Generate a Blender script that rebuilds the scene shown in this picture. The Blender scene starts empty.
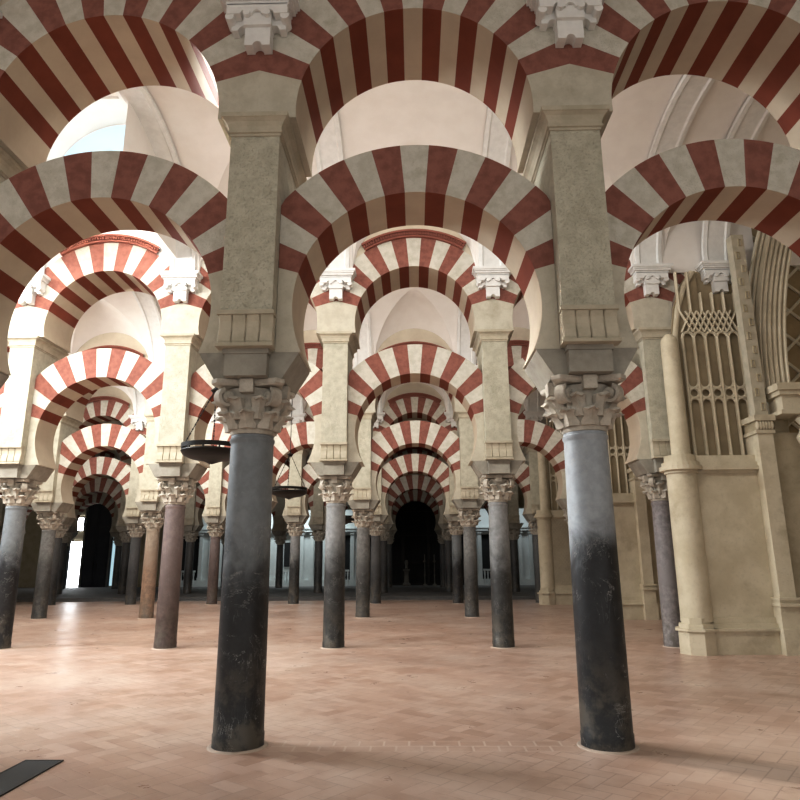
import bpy, math, random
from mathutils import Vector, Matrix
random.seed(7)
C = bpy.context.scene.collection
PI = math.pi
sin, cos, sqrt = math.sin, math.cos, math.sqrt

# ------------------------------------------------------------------ materials
class NT:
    def __init__(s, name):
        s.m = bpy.data.materials.new(name); s.m.use_nodes = True
        s.t = s.m.node_tree; s.n = s.t.nodes; s.l = s.t.links
        s.b = s.n['Principled BSDF']
    def node(s, typ, **kw):
        n = s.n.new(typ)
        for k, v in kw.items(): setattr(n, k, v)
        return n
    def put(s, sock, v):
        if isinstance(v, bpy.types.NodeSocket): s.l.new(v, sock)
        elif v is not None: sock.default_value = v
    def math(s, op, a, b=None, c=None, clamp=False):
        n = s.node('ShaderNodeMath', operation=op); n.use_clamp = clamp
        s.put(n.inputs[0], a)
        if b is not None: s.put(n.inputs[1], b)
        if c is not None: s.put(n.inputs[2], c)
        return n.outputs[0]
    def mix(s, f, a, b, mode='MIX'):
        n = s.node('ShaderNodeMix', data_type='RGBA', blend_type=mode)
        s.put(n.inputs[0], f); s.put(n.inputs[6], a); s.put(n.inputs[7], b)
        return n.outputs[2]
    def noise(s, scale, detail=4, rough=.55, vec=None, dist=0):
        n = s.node('ShaderNodeTexNoise'); n.inputs['Scale'].default_value = scale
        n.inputs['Detail'].default_value = detail; n.inputs['Roughness'].default_value = rough
        n.inputs['Distortion'].default_value = dist
        if vec is not None: s.l.new(vec, n.inputs['Vector'])
        return n.outputs['Fac']
    def voro(s, scale, vec=None, feature='F1'):
        n = s.node('ShaderNodeTexVoronoi', feature=feature); n.inputs['Scale'].default_value = scale
        if vec is not None: s.l.new(vec, n.inputs['Vector'])
        return n.outputs['Distance']
    def ramp(s, f, stops):
        n = s.node('ShaderNodeValToRGB'); e = n.color_ramp.elements
        while len(e) < len(stops): e.new(.5)
        for q, (p, c) in zip(e, stops):
            q.position = p; q.color = (*c, 1) if len(c) == 3 else c
        s.put(n.inputs[0], f); return n.outputs[0]
    def step(s, f, lo, hi):
        n = s.node('ShaderNodeMapRange'); s.put(n.inputs[0], f)
        n.inputs[1].default_value = lo; n.inputs[2].default_value = hi
        n.interpolation_type = 'SMOOTHSTEP'
        return n.outputs[0]
    def obj(s, rnd=True):
        tc = s.node('ShaderNodeTexCoord')
        if not rnd: return tc.outputs['Object']
        oi = s.node('ShaderNodeObjectInfo')
        m = s.node('ShaderNodeVectorMath', operation='SCALE')
        cx = s.node('ShaderNodeCombineXYZ')
        for i in range(3): s.l.new(oi.outputs['Random'], cx.inputs[i])
        s.l.new(cx.outputs[0], m.inputs[0]); m.inputs['Scale'].default_value = 37.
        a = s.node('ShaderNodeVectorMath', operation='ADD')
        s.l.new(tc.outputs['Object'], a.inputs[0]); s.l.new(m.outputs[0], a.inputs[1])
        return a.outputs[0]
    def world(s):
        return s.node('ShaderNodeNewGeometry').outputs['Position']
    def fin(s, col, rough=.8, bump=None, strength=.3, dist=.02, spec=.3):
        s.put(s.b.inputs['Base Color'], col if isinstance(col, bpy.types.NodeSocket) else (*col, 1))
        s.put(s.b.inputs['Roughness'], rough)
        s.b.inputs['Specular IOR Level'].default_value = spec
        if bump is not None:
            n = s.node('ShaderNodeBump'); n.inputs['Strength'].default_value = strength
            n.inputs['Distance'].default_value = dist
            s.l.new(bump, n.inputs['Height']); s.l.new(n.outputs[0], s.b.inputs['Normal'])
        return s.m

def k4(c): return (*c, 1)
def stone(name, c1, c2, scale=6, pit=.5, rough=.9, strength=.5, dark=None, dist=.02, world=False):
    n = NT(name); v = n.world() if world else n.obj()
    f = n.noise(scale, 6, .6, v); g = n.noise(scale * 5, 4, .6, v)
    col = n.mix(n.step(f, .35, .68), k4(c1), k4(c2))
    if dark:
        col = n.mix(n.math('MULTIPLY', n.step(n.noise(scale * .45, 5, .7, v), .52, .75), .7), col, k4(dark))
    pits = n.step(n.noise(scale * 9, 3, .6, v), .56, .68)
    col = n.mix(n.math('MULTIPLY', pits, pit), col, k4(tuple(x * .68 for x in c1)))
    h = n.math('SUBTRACT', n.math('ADD', n.math('MULTIPLY', f, .8), n.math('MULTIPLY', g, .6)), n.math('MULTIPLY', pits, .8 * pit))
    return n.fin(col, rough, h, strength, dist)
def plaster(name, c1, c2, rough=.85, strength=.12, scale=3):
    n = NT(name); v = n.obj()
    f = n.noise(scale, 6, .6, v)
    return n.fin(n.mix(n.step(f, .3, .7), k4(c1), k4(c2)), rough, n.noise(scale * 9, 4, .6, v), strength, .01)
def marble(name, top, bottom, split=1.45, soft=.45, vein=.5, mott=.35, rough=.34):
    n = NT(name); v = n.obj(); o = n.obj(False)
    sx = n.node('ShaderNodeSeparateXYZ'); n.l.new(o, sx.inputs[0])
    f = n.noise(2.2, 6, .62, v, .6); g = n.noise(11, 5, .65, v)
    z = n.math('ADD', sx.outputs[2], n.math('MULTIPLY', n.math('SUBTRACT', f, .5), 1.5))
    t = n.step(z, split - soft, split + soft)
    tc = n.mix(n.math('MULTIPLY', n.step(g, .3, .7), mott), k4(top), k4(tuple(x * .45 for x in top)))
    bc = n.mix(n.math('MULTIPLY', n.step(g, .35, .7), mott), k4(bottom), k4(tuple(min(1, x * 2.2 + .012) for x in bottom)))
    bc = n.mix(n.math('MULTIPLY', n.step(sx.outputs[2], 1.0, .15), n.math('MULTIPLY', n.step(n.noise(4, 6, .7, v), .42, .62), .8)), bc, k4((.10, .085, .065)))
    col = n.mix(t, bc, tc)
    w = n.math('ABSOLUTE', n.math('SUBTRACT', n.noise(2.6, 7, .7, v, 1.2), .5))
    col = n.mix(n.math('MULTIPLY', n.math('MULTIPLY', n.step(w, .006, .001), n.step(n.noise(5, 3, .5, v), .45, .65)), vein), col, k4((.4, .39, .37)))
    scr = n.node('ShaderNodeMapping'); scr.inputs['Scale'].default_value = (9, 9, 1.4); scr.inputs['Rotation'].default_value = (.3, .2, 0); n.l.new(v, scr.inputs['Vector'])
    sc = n.math('ABSOLUTE', n.math('SUBTRACT', n.noise(2.2, 3, .6, scr.outputs[0], .8), .5))
    col = n.mix(n.math('MULTIPLY', n.math('MULTIPLY', n.step(sc, .008, .002), n.step(n.noise(3, 4, .6, v), .5, .62)), .22), col, k4((.5, .49, .46)))
    rg = n.math('ADD', rough, n.math('MULTIPLY', n.noise(7, 4, .6, v), .25))
    return n.fin(col, rg, n.noise(14, 5, .6, v), .12, .01, .45)

M = {}
M['pier'] = stone('pier_limestone', (.56, .535, .435), (.46, .435, .345), 7, .4, .92, .7, (.35, .33, .25), .035)
M['mold'] = stone('dressed_stone', (.52, .47, .37), (.42, .38, .29), 5, .2, .9, .25)
M['impost'] = stone('impost_stone', (.36, .34, .29), (.27, .25, .21), 4, .15, .85, .25, (.2, .19, .16))
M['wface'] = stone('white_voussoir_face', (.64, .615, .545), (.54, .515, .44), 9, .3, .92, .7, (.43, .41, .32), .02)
M['wsoft'] = plaster('white_voussoir_shaded_soffit', (.52, .45, .35), (.47, .40, .31))  # white soffit plaster, darkened so the underside's shade is in the colour
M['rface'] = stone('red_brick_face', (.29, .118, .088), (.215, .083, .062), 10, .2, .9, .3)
M['rsoft'] = plaster('red_brick_shaded_soffit', (.19, .042, .021), (.155, .033, .016))  # red soffit, colour lowered to carry the shade under the arches
M['red'] = plaster('red_moulding', (.29, .105, .075), (.24, .085, .06))
M['white'] = plaster('white_vault', (.84, .81, .77), (.80, .765, .725), .9, .05)
M['stucco'] = plaster('white_stucco', (.80, .80, .78), (.72, .72, .70), .8, .1, 8)
M['uwall'] = plaster('cream_upper_wall', (.62, .55, .44), (.55, .48, .38), .9, .1)
M['cap'] = stone('capital_marble', (.54, .50, .43), (.42, .38, .32), 12, .4, .8, .4, (.28, .24, .19))
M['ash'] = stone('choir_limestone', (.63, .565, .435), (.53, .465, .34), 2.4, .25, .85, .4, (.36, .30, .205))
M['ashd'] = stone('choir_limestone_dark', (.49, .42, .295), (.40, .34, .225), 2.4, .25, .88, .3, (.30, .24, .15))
M['ashdd'] = stone('panel_shaded_stone', (.37, .30, .19), (.29, .23, .145), 2.2, .2, .9, .3, (.24, .19, .115))  # darker stone colour paints in the shade behind the tracery bars
M['moldw'] = stone('pale_springer_stone', (.56, .525, .435), (.48, .445, .36), 5, .25, .9, .3, (.38, .34, .26), world=True)
M['ring'] = plaster('pale_mortar', (.55, .45, .37), (.42, .34, .28))
M['paleblue'] = plaster('pale_chapel_plaster', (.70, .73, .72), (.63, .67, .66))
M['dark'] = plaster('unlit_interior_black', (.012, .012, .013), (.018, .018, .018))  # near-black colour painted in for the shade inside openings
M['wood'] = plaster('dark_door_wood', (.012, .014, .022), (.02, .022, .03), .5)
M['greystone'] = stone('grey_step_stone', (.16, .155, .15), (.11, .105, .10), 3, .1, .7, .15)
M['net'] = stone('net_vault_stone', (.34, .25, .14), (.27, .195, .105), 3, .2, .9, .25)
M['figure'] = plaster('altar_stone', (.14, .13, .11), (.08, .075, .065))

n = NT('wrought_iron'); M['iron'] = n.fin((.02, .018, .016), .5, n.noise(30), .1); n.b.inputs['Metallic'].default_value = .6
n = NT('floor_grate_metal'); o = n.obj(False); sx = n.node('ShaderNodeSeparateXYZ'); n.l.new(o, sx.inputs[0])
gx = n.math('PINGPONG', sx.outputs[0], .012); gy = n.math('PINGPONG', sx.outputs[1], .012)
gm = n.step(n.math('MINIMUM', gx, gy), .003, .006)
M['grate'] = n.fin(n.mix(gm, k4((.012, .014, .015)), k4((.045, .05, .05))), .55, gm, .4, .004)
def glow(name, c, s, base=(.7, .75, .8)):
    n = NT(name); n.fin(base, .6)
    n.b.inputs['Emission Color'].default_value = (*c, 1); n.b.inputs['Emission Strength'].default_value = s
    return n.m
M['sky'] = glow('daylight_glass', (.62, .90, 1.0), .62, (.3, .38, .42))
M['day'] = glow('bright_doorway_glass', (.93, .97, 1.0), 9.)

M['mgrey'] = marble('grey_marble', (.21, .228, .24), (.010, .010, .011), 1.62, .4, .8)
M['mblue'] = marble('blue_grey_marble', (.36, .39, .42), (.010, .0105, .012), 1.66, .35, .7)
M['mlight'] = marble('light_grey_marble', (.29, .295, .295), (.02, .0195, .018), 1.65, .45, .5, .5)
M['mpurple'] = marble('purple_brown_marble', (.20, .155, .145), (.06, .04, .034), 1.3, 1.0, .25, .6)
M['mmauve'] = marble('mauve_granite', (.27, .245, .245), (.14, .125, .12), 1.2, 1.0, .2, .8, .5)
M['mtan'] = marble('tan_marble', (.40, .33, .26), (.19, .125, .085), 1.6, .8, .2, .5)
M['mmott'] = marble('mottled_marble', (.25, .25, .24), (.03, .029, .027), 1.5, .6, .6, .8)
M['mdark'] = marble('dark_marble', (.10, .10, .10), (.03, .03, .03), 1.2, .6, .3)

def floor_mat():
    n = NT('terracotta_floor'); p = n.world()
    def cells(rot, size):
        mp = n.node('ShaderNodeMapping'); mp.inputs['Rotation'].default_value = (0, 0, rot)
        mp.inputs['Scale'].default_value = (1 / size,) * 3
        n.l.new(p, mp.inputs['Vector']); s = n.node('ShaderNodeSeparateXYZ'); n.l.new(mp.outputs[0], s.inputs[0])
        x = n.math('ADD', s.outputs[0], 400.); y = n.math('ADD', s.outputs[1], 400.)
        return x, y
    # herringbone of 2:1 bricks
    x, y = cells(math.radians(38), .14)
    i, j = n.math('FLOOR', x), n.math('FLOOR', y); fx, fy = n.math('FRACT', x), n.math('FRACT', y)
    k = n.math('MODULO', n.math('ADD', n.math('SUBTRACT', i, j), 4000.), 4.)
    is_ = [n.math('COMPARE', k, float(q), .1) for q in range(4)]
    def edge(d, off): return n.math('ADD', d, off)
    e = n.math('MINIMUM', n.math('MINIMUM', edge(fx, is_[1]), edge(n.math('SUBTRACT', 1., fx), is_[0])),
               n.math('MINIMUM', edge(fy, is_[2]), edge(n.math('SUBTRACT', 1., fy), is_[3])))
    cx = n.node('ShaderNodeCombineXYZ')
    n.l.new(n.math('SUBTRACT', i, is_[1]), cx.inputs[0]); n.l.new(n.math('SUBTRACT', j, is_[2]), cx.inputs[1])
    wn = n.node('ShaderNodeTexWhiteNoise'); n.l.new(cx.outputs[0], wn.inputs['Vector'])
    rnd = wn.outputs['Value']
    # straight two-course band laid along the line of the nearest columns
    sp = n.node('ShaderNodeSeparateXYZ'); n.l.new(p, sp.inputs[0])
    bt = n.node('ShaderNodeTexBrick'); bt.inputs['Scale'].default_value = 1
    bt.inputs['Brick Width'].default_value = .21; bt.inputs['Row Height'].default_value = .16
    bt.inputs['Mortar Size'].default_value = .011; bt.inputs['Mortar Smooth'].default_value = .3
    bt.inputs['Color1'].default_value = (.25,) * 3 + (1,); bt.inputs['Color2'].default_value = (.75,) * 3 + (1,)
    n.l.new(p, bt.inputs['Vector'])
    band = n.math('MULTIPLY', n.math('LESS_THAN', n.math('ABSOLUTE', sp.outputs[1]), .16), n.math('LESS_THAN', n.math('ABSOLUTE', sp.outputs[0]), 1.25))
    rb = n.node('ShaderNodeSeparateColor'); n.l.new(bt.outputs['Color'], rb.inputs[0])
    joint_h = n.step(e, .055, .018)
    joint = n.math('ADD', n.math('MULTIPLY', joint_h, n.math('SUBTRACT', 1., band)), n.math('MULTIPLY', bt.outputs['Fac'], band), clamp=True)
    r = n.math('ADD', n.math('MULTIPLY', rnd, n.math('SUBTRACT', 1., band)), n.math('MULTIPLY', rb.outputs[0], band))
    col = n.ramp(r, [(0, (.42, .275, .205)), (.3, (.47, .32, .245)), (.65, (.50, .35, .275)), (1, (.55, .40, .32))])
    big = n.noise(.55, 5, .6, p)
    col = n.mix(n.step(big, .42, .68), col, k4((.60, .465, .385)))
    col = n.mix(n.math('MULTIPLY', n.step(n.noise(3.5, 6, .7, p), .5, .72), .45), col, k4((.37, .235, .17)))
    jm = n.math('MULTIPLY', joint, n.step(n.noise(1.1, 3, .5, p), .3, .62))
    col = n.mix(n.math('MULTIPLY', jm, .42), col, k4((.24, .14, .10)))
    col = n.mix(n.math('MULTIPLY', n.math('MULTIPLY', bt.outputs['Fac'], band), .85), col, k4((.62, .5, .42)))
    h = n.math('SUBTRACT', n.math('MULTIPLY', n.noise(9, 5, .6, p), .5), n.math('MULTIPLY', joint, .45))
    h = n.math('ADD', h, n.math('MULTIPLY', rnd, .35))
    rg = n.math('ADD', .13, n.math('MULTIPLY', n.noise(2.5, 5, .65, p), .42))
    return n.fin(col, rg, h, .28, .012, .42)
M['floor'] = floor_mat()

# ------------------------------------------------------------------ mesh builder
class MB:
    def __init__(s): s.v = []; s.f = []; s.m = []; s.mats = []; s.sm = []
    def mi(s, m):
        if m not in s.mats: s.mats.append(m)
        return s.mats.index(m)
    def add(s, vs, fs, m, smooth=False):
        o = len(s.v); s.v += [tuple(q) for q in vs]; k = s.mi(m)
        for f in fs: s.f.append(tuple(o + i for i in f)); s.m.append(k); s.sm.append(smooth)
    def box(s, x0, x1, y0, y1, z0, z1, m, top=None):
        t = top or (0, 0)
        vs = [(x0, y0, z0), (x1, y0, z0), (x1, y1, z0), (x0, y1, z0), (x0 - t[0], y0 - t[1], z1), (x1 + t[0], y0 - t[1], z1), (x1 + t[0], y1 + t[1], z1), (x0 - t[0], y1 + t[1], z1)]
        s.add(vs, [(3, 2, 1, 0), (4, 5, 6, 7), (0, 1, 5, 4), (1, 2, 6, 5), (2, 3, 7, 6), (3, 0, 4, 7)], m)
    def bar(s, a, b, w, m, d=None, n=4, smooth=False):
        a, b = Vector(a), Vector(b); z = (b - a).normalized()
        u = z.orthogonal().normalized() if abs(z.z) < .99 else Vector((1, 0, 0))
        if abs(z.y) < .9: u = Vector((0, 1, 0)).cross(z).normalized()
        v = z.cross(u); r2 = d or w
        vs = []
        for p in (a, b):
            for i in range(n):
                t = 2 * PI * (i + .5) / n; q = 1.414 if n == 4 else 1
                vs.append(p + u * (w * q * cos(t)) + v * (r2 * q * sin(t)))
        s.add(vs, [tuple(range(n - 1, -1, -1)), tuple(range(n, 2 * n))] + [(i, (i + 1) % n, n + (i + 1) % n, n + i) for i in range(n)], m, smooth)
    def prism(s, poly, y0, y1, m, map=None):   # poly in XZ, counter-clockwise seen from -Y, extruded along Y
        k = len(poly); vs = [(x, y0, z) for x, z in poly] + [(x, y1, z) for x, z in poly]
        if map: vs = [map(q) for q in vs]
        s.add(vs, [tuple(range(k)), tuple(range(2 * k - 1, k - 1, -1))] + [(i, i + k, (i + 1) % k + k, (i + 1) % k) for i in range(k)], m)
    def lathe(s, prof, m, n=32, c=(0, 0), smooth=True, cap=True):
        vs = [(c[0] + r * cos(2 * PI * i / n), c[1] + r * sin(2 * PI * i / n), z) for r, z in prof for i in range(n)]
        fs = [(j * n + i, j * n + (i + 1) % n, (j + 1) * n + (i + 1) % n, (j + 1) * n + i) for j in range(len(prof) - 1) for i in range(n)]
        s.add(vs, fs, m, smooth)
        if cap:
            b = len(prof) - 1
            s.add(vs[:n], [tuple(range(n - 1, -1, -1))], m); s.add(vs[b * n:], [tuple(range(n))], m)
    def torus(s, c, R, r, m, ax='y', n=20, k=8, a0=0, a1=2 * PI):
        full = abs(a1 - a0 - 2 * PI) < 1e-6; vs = []; N = n if full else n + 1
        for i in range(N):
            t = a0 + (a1 - a0) * i / n
            for j in range(k):
                q = 2 * PI * j / k; d = R + r * cos(q); h = r * sin(q)
                p = {'y': (d * cos(t), h, d * sin(t)), 'z': (d * cos(t), d * sin(t), h), 'x': (h, d * cos(t), d * sin(t))}[ax]
                vs.append((c[0] + p[0], c[1] + p[1], c[2] + p[2]))
        s.add(vs, [(i * k + j, i * k + (j + 1) % k, ((i + 1) % N) * k + (j + 1) % k, ((i + 1) % N) * k + j) for i in range(n) for j in range(k)], m, True)
    def loops(s, L, m, smooth=False, cap=True):   # stacked rectangles (hx, hy, z)
        vs = [(a * hx, b * hy, z) for hx, hy, z in L for a, b in ((-1, -1), (1, -1), (1, 1), (-1, 1))]
        fs = [(4 * j + i, 4 * j + (i + 1) % 4, 4 * j + 4 + (i + 1) % 4, 4 * j + 4 + i) for j in range(len(L) - 1) for i in range(4)]
        if cap: e = 4 * len(L); fs += [(3, 2, 1, 0), (e - 4, e - 3, e - 2, e - 1)]
        s.add(vs, fs, m, smooth)
    def mesh(s, name, weld=True, sharp=40):
        me = bpy.data.meshes.new(name); me.from_pydata(s.v, [], s.f)
        for m in s.mats: me.materials.append(m)
        me.polygons.foreach_set('material_index', s.m); me.polygons.foreach_set('use_smooth', [True] * len(s.f) if any(s.sm) else [False] * len(s.f))
        if weld:
            import bmesh
            b = bmesh.new(); b.from_mesh(me); bmesh.ops.remove_doubles(b, verts=b.verts, dist=1e-5)
            bmesh.ops.recalc_face_normals(b, faces=b.faces); b.to_mesh(me); b.free()
        if any(s.sm): me.set_sharp_from_angle(angle=math.radians(sharp))
        me.update(); return me

def link(name, me, parent=None, loc=(0, 0, 0), rz=0, **kw):
    o = bpy.data.objects.new(name, me); C.objects.link(o); o.location = loc; o.rotation_euler = (0, 0, rz)
    if parent: o.parent = parent
    for k, v in kw.items(): o[k] = v
    return o
def thing(name, label, cat, loc=(0, 0, 0), rz=0, group=None):
    o = bpy.data.objects.new(name, None); C.objects.link(o); o.location = loc; o.rotation_euler = (0, 0, rz)
    o['label'] = label; o['category'] = cat; o['kind'] = 'thing'
    if group: o['group'] = group
    return o
def struct(name, mb, loc=(0, 0, 0), weld=True, parent=None):
    return link(name, mb.mesh(name, weld), parent, loc, kind='structure')

# ------------------------------------------------------------------ layout
ROWY = [0, 6.45, 13.0, 19.05, 25.2, 31.2]
UY = [.045] + ROWY[1:]
PLAT = 21.6; PH = .12
ROW = [dict(S=1.528, zc=2.61, zs=3.09, zl=3.79, rl=1.15, Rl=1.665, zk=5.455, zu=5.765),
       dict(S=1.512, zc=2.54, zs=3.03, zl=3.83, rl=1.14, Rl=1.72, zk=5.53, zu=5.96),
       dict(S=1.50, zc=2.42, zs=2.92, zl=3.65, rl=1.13, Rl=1.79, zk=5.44, zu=5.86)] 
ROW += [dict(ROW[2]) for _ in range(3)]
COLS = [[-1.5, -.5, .5, 1.5], [x - .5 for x in range(-3, 3)], [x - .5 for x in range(-4, 3)], [x - .5 for x in range(-6, 3)],
        [x - .5 for x in range(-7, 3)], [x - .5 for x in range(-7, 3)]]
def colx(r, i): return i * 2 * ROW[r]['S']
RW = ['nearest arcade', 'second arcade', 'third arcade', 'fourth arcade', 'fifth arcade', 'farthest arcade']
NW = ['', 'first', 'second', 'third', 'fourth', 'fifth', 'sixth', 'seventh', 'eighth']
def cw(i): return f"{NW[int(abs(i) + .5)]} {'left' if i < 0 else 'right'} of the central aisle"
def bw(b): return 'over the central aisle' if b == 0 else f"in the {NW[abs(b)]} bay {'left' if b < 0 else 'right'} of the aisle"

# ------------------------------------------------------------------ column
def leaf(mb, ang, r0, z0, h, w, out, m):
    # an acanthus leaf: hugs the bell, curls out at its tip
    rows = 7; cols = 5; vs = []
    for layer in (0, 1):
        for a in range(rows):
            t = a / (rows - 1)
            rr = r0 + .012 + out * (t ** 2.6) + .02 * t
            zz = z0 + h * (t if t < .8 else .8 + .12 * sin((t - .8) / .2 * PI) - (t - .8) * .35)
            if layer: rr += .034 + .04 * t * t
            ww = w * (1 - .25 * t) * (1 + .18 * sin(t * 9.5)) * (.72 if a == rows - 1 else 1)
            for b in range(cols):
                u = (b / (cols - 1) - .5)
                rad = rr - abs(u) * .05 + (.014 if b == 2 and layer else 0)
                th = ang + u * ww / rr
                vs.append((rad * cos(th), rad * sin(th), zz - (abs(u) * .03 if t > .5 else 0)))
    f = []; N = rows * cols
    for a in range(rows - 1):
        for b in range(cols - 1):
            q = a * cols + b
            f.append((q, q + cols, q + cols + 1, q + 1)); f.append((N + q, N + q + 1, N + q + cols + 1, N + q + cols))
    bd = [i for i in range(cols)] + [a * cols + cols - 1 for a in range(1, rows)] + [(rows - 1) * cols + b for b in range(cols - 2, -1, -1)] + [a * cols for a in range(rows - 2, 0, -1)]
    for i in range(len(bd)): p, q = bd[i], bd[(i + 1) % len(bd)]; f.append((p, q, N + q, N + p))
    mb.add(vs, f, m, True)

def capital_meshes(H):
    m = M['cap']; mb = MB()
    mb.lathe([(.196, 0), (.205, .02), (.2, .045), (.205, .06), (.215, .25), (.235, .36), (.265, H - .075)], m, 24)
    for i in range(8):
        a = i * PI / 4
        leaf(mb, a, .2, .04, .18, .165, .06, m)
        leaf(mb, a + PI / 8, .21, .12, .235, .165, .065, m)
    bell = mb.mesh('capital')
    mb = MB(); poly = []
    for s in range(4):
        a0 = PI / 4 + s * PI / 2
        for d in (-.11, .11): poly.append((.425 * cos(a0 + d), .425 * sin(a0 + d)))
        for q in (.3, .5, .7):
            a = a0 + PI / 2 * q; R = .30 - .02 * sin(q * PI)
            poly.append((R * cos(a), R * sin(a)))
    k = len(poly)
    vs = [(x * q, y * q, z) for q, z in ((.93, H - .06), (1, H - .042), (1, H - .004)) for x, y in poly]
    mb.add(vs, [tuple(range(k - 1, -1, -1)), tuple(range(2 * k, 3 * k))] + [(j * k + i, j * k + (i + 1) % k, (j + 1) * k + (i + 1) % k, (j + 1) * k + i) for j in range(2) for i in range(k)], m)
    for s in range(4):
        a = s * PI / 2; rr = .285; T = lambda q, a=a: (q[0] * cos(a) - q[1] * sin(a), q[0] * sin(a) + q[1] * cos(a), q[2])
        pts = [(rr - .05, -.06, H - .13), (rr + .035, -.06, H - .13), (rr + .04, -.06, H - .01), (rr - .05, -.06, H - .01)]
        pts += [(x, .06, z) for x, _, z in pts]
        mb.add([T(q) for q in pts], [(0, 1, 2, 3), (7, 6, 5, 4), (0, 4, 5, 1), (1, 5, 6, 2), (2, 6, 7, 3), (3, 7, 4, 0)], m)
    ab = mb.mesh('abacus')
    mb = MB()    # corner volute: a spiral scroll seen on both sides, built on +X
    c = Vector((.30, 0, H - .165)); n_ = 26; hw = .045; vs = []
    for i in range(n_):
        t = i / (n_ - 1); a = PI * .62 + 2 * PI * 1.35 * t; R = .10 * (1 - .62 * t)
        w = hw + .02 * t
        for rr in (R, max(R - .03, .005)):
            for y in (-w, w): vs.append((c.x - rr * cos(a), y, c.z + rr * sin(a)))
    f = []
    for i in range(n_ - 1):
        q = 4 * i; f += [(q, q + 4, q + 5, q + 1), (q + 2, q + 3, q + 7, q + 6), (q, q + 2, q + 6, q + 4), (q + 1, q + 5, q + 7, q + 3)]
    f += [(0, 1, 3, 2)]; mb.add(vs, f, m, True)
    mb.bar((c.x, -.05, c.z), (c.x, .05, c.z), .045, m, n=12, smooth=True)
    mb.bar((.21, 0, H - .30), (c.x - .05, 0, H - .12), .03, m, n=8, smooth=True)
    return bell, ab, mb.mesh('volute')
CAPS = {}
SHAFT = {}
def shaft_mesh(zc, mat):
    k = (zc, mat)
    if k not in SHAFT:
        mb = MB(); h = zc - .004
        pr = [(.213, .0), (.215, .10), (.209, .112), (.2075, .5), (.204, 1.2), (.199, 1.9), (.193, h - .09), (.193, h - .07), (.203, h - .055), (.203, h - .03), (.193, h - .02), (.193, h)]
        mb.lathe(pr, M[mat], 40); SHAFT[k] = mb.mesh('shaft')
    return SHAFT[k]
mb = MB(); mb.lathe([(.217, .0), (.25, 0), (.24, .010), (.217, .012)], M['ring'], 32, cap=False); RING = mb.mesh('mortar_collar')
MDESC = dict(mgrey='black marble column with grey top', mblue='black marble column with blue-grey top', mlight='pale grey marble column darkening below', mpurple='purplish brown marble column',
             mmauve='mauve speckled granite column', mtan='tan and rust marble column', mmott='mottled grey marble column', mdark='dark grey marble column')
CM = {(0, -.5): 'mgrey', (0, .5): 'mblue', (0, -1.5): 'mdark', (0, 1.5): 'mmauve', (1, -3.5): 'mdark', (1, -2.5): 'mgrey', (1, -1.5): 'mpurple', (1, -.5): 'mlight', (1, .5): 'mlight', (1, 1.5): 'mmauve',
      (2, -3.5): 'mmott', (2, -2.5): 'mtan', (2, -.5): 'mmott', (2, .5): 'mmott', (3, -1.5): 'mlight', (3, -2.5): 'mpurple', (3, -.5): 'mdark', (3, .5): 'mgrey'}
def column(r, i):
    R = ROW[r]; mat = CM.get((r, i), 'mdark'); base = PH if ROWY[r] > PLAT else 0
    t = thing('marble_column', f"{MDESC[mat]}, {RW[r]}, {cw(i)}", 'column', (colx(r, i), ROWY[r], base), group=f"columns of the {RW[r]}")
    zc = R['zc'] - base; H = R['zs'] - R['zc']
    if r: t.scale = (.92, .92, 1)
    link('shaft', shaft_mesh(zc, mat), t, rz=random.choice((0, 1, 2, 4)))
    if not base: link('mortar_collar', RING, t)
    k = round(H, 3)
    if k not in CAPS: CAPS[k] = capital_meshes(H)
    b, a, v = CAPS[k]
    c = link('capital', b, t, (0, 0, zc)); link('abacus', a, c)
    for q in range(4): link('volute', v, c, rz=PI / 4 + q * PI / 2)
    return t

# ------------------------------------------------------------------ pier
PIERM = {}
PW = .234
def pier_meshes(r):
    R = ROW[r]; k = (R['zs'], R['zk'])
    if k in PIERM: return PIERM[k]
    H = R['zk'] - R['zs']; out = {}
    mb = MB(); m = M['impost']
    mb.prism([(-.31, 0), (.31, 0), (.45, .23), (.45, .245), (-.45, .245), (-.45, .23)], -.33, .33, m)
    mb.box(-.19, .19, -.44, .44, 0, .235, m); mb.box(-.205, .205, -.455, .455, .2, .245, m)
    out['impost'] = mb.mesh('impost')
    mb = MB(); m = M['mold']     # roll bracket under the overhanging pier face: four grooved lobes
    mb.box(-.255, .255, -.535, -.40, .245, .275, m); mb.box(-.255, .255, -.53, -.40, .545, .585, m)
    for q in range(4):
        x0 = -.245 + q * .1245; x1 = x0 + .1215
        pr = [(-.505, .275), (-.515, .30), (-.508, .36), (-.49, .43), (-.492, .49), (-.507, .53), (-.512, .545)]
        vs = []
        for y, z in pr: vs += [(x0, y + .016, z), (x0 + .008, y, z), (x1 - .008, y, z), (x1, y + .016, z)]
        f = [(4 * a + b, 4 * a + b + 1, 4 * a + b + 5, 4 * a + b + 4) for a in range(len(pr) - 1) for b in range(3)]
        mb.add(vs, f, m)
    mb.box(-.243, .243, -.478, -.40, .27, .55, m)
    out['bracket'] = mb.mesh('modillion', weld=False)
    mb = MB(); m = M['pier']
    mb.box(-PW, PW, -.40, .40, .245, .60, m); mb.box(-PW, PW, -.50, .50, .585, H, m)
    out['body'] = mb.mesh('pier_shaft')
    mb = MB(); m = M['mold']
    a, b = PW, .5
    mb.loops([(a + .012, b + .012, H), (a + .012, b + .012, H + .025), (a + .03, b + .03, H + .03), (a + .03, b + .03, H + .05), (a + .018, b + .018, H + .056), (a + .025, b + .025, H + .10), (a + .045, b + .045, H + .14), (a + .075, b + .075, H + .165), (a + .085, b + .085, H + .168), (a + .085, b + .085, H + .215)], m)
    out['cornice'] = mb.mesh('pier_cornice')
    PIERM[k] = out; return out
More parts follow.
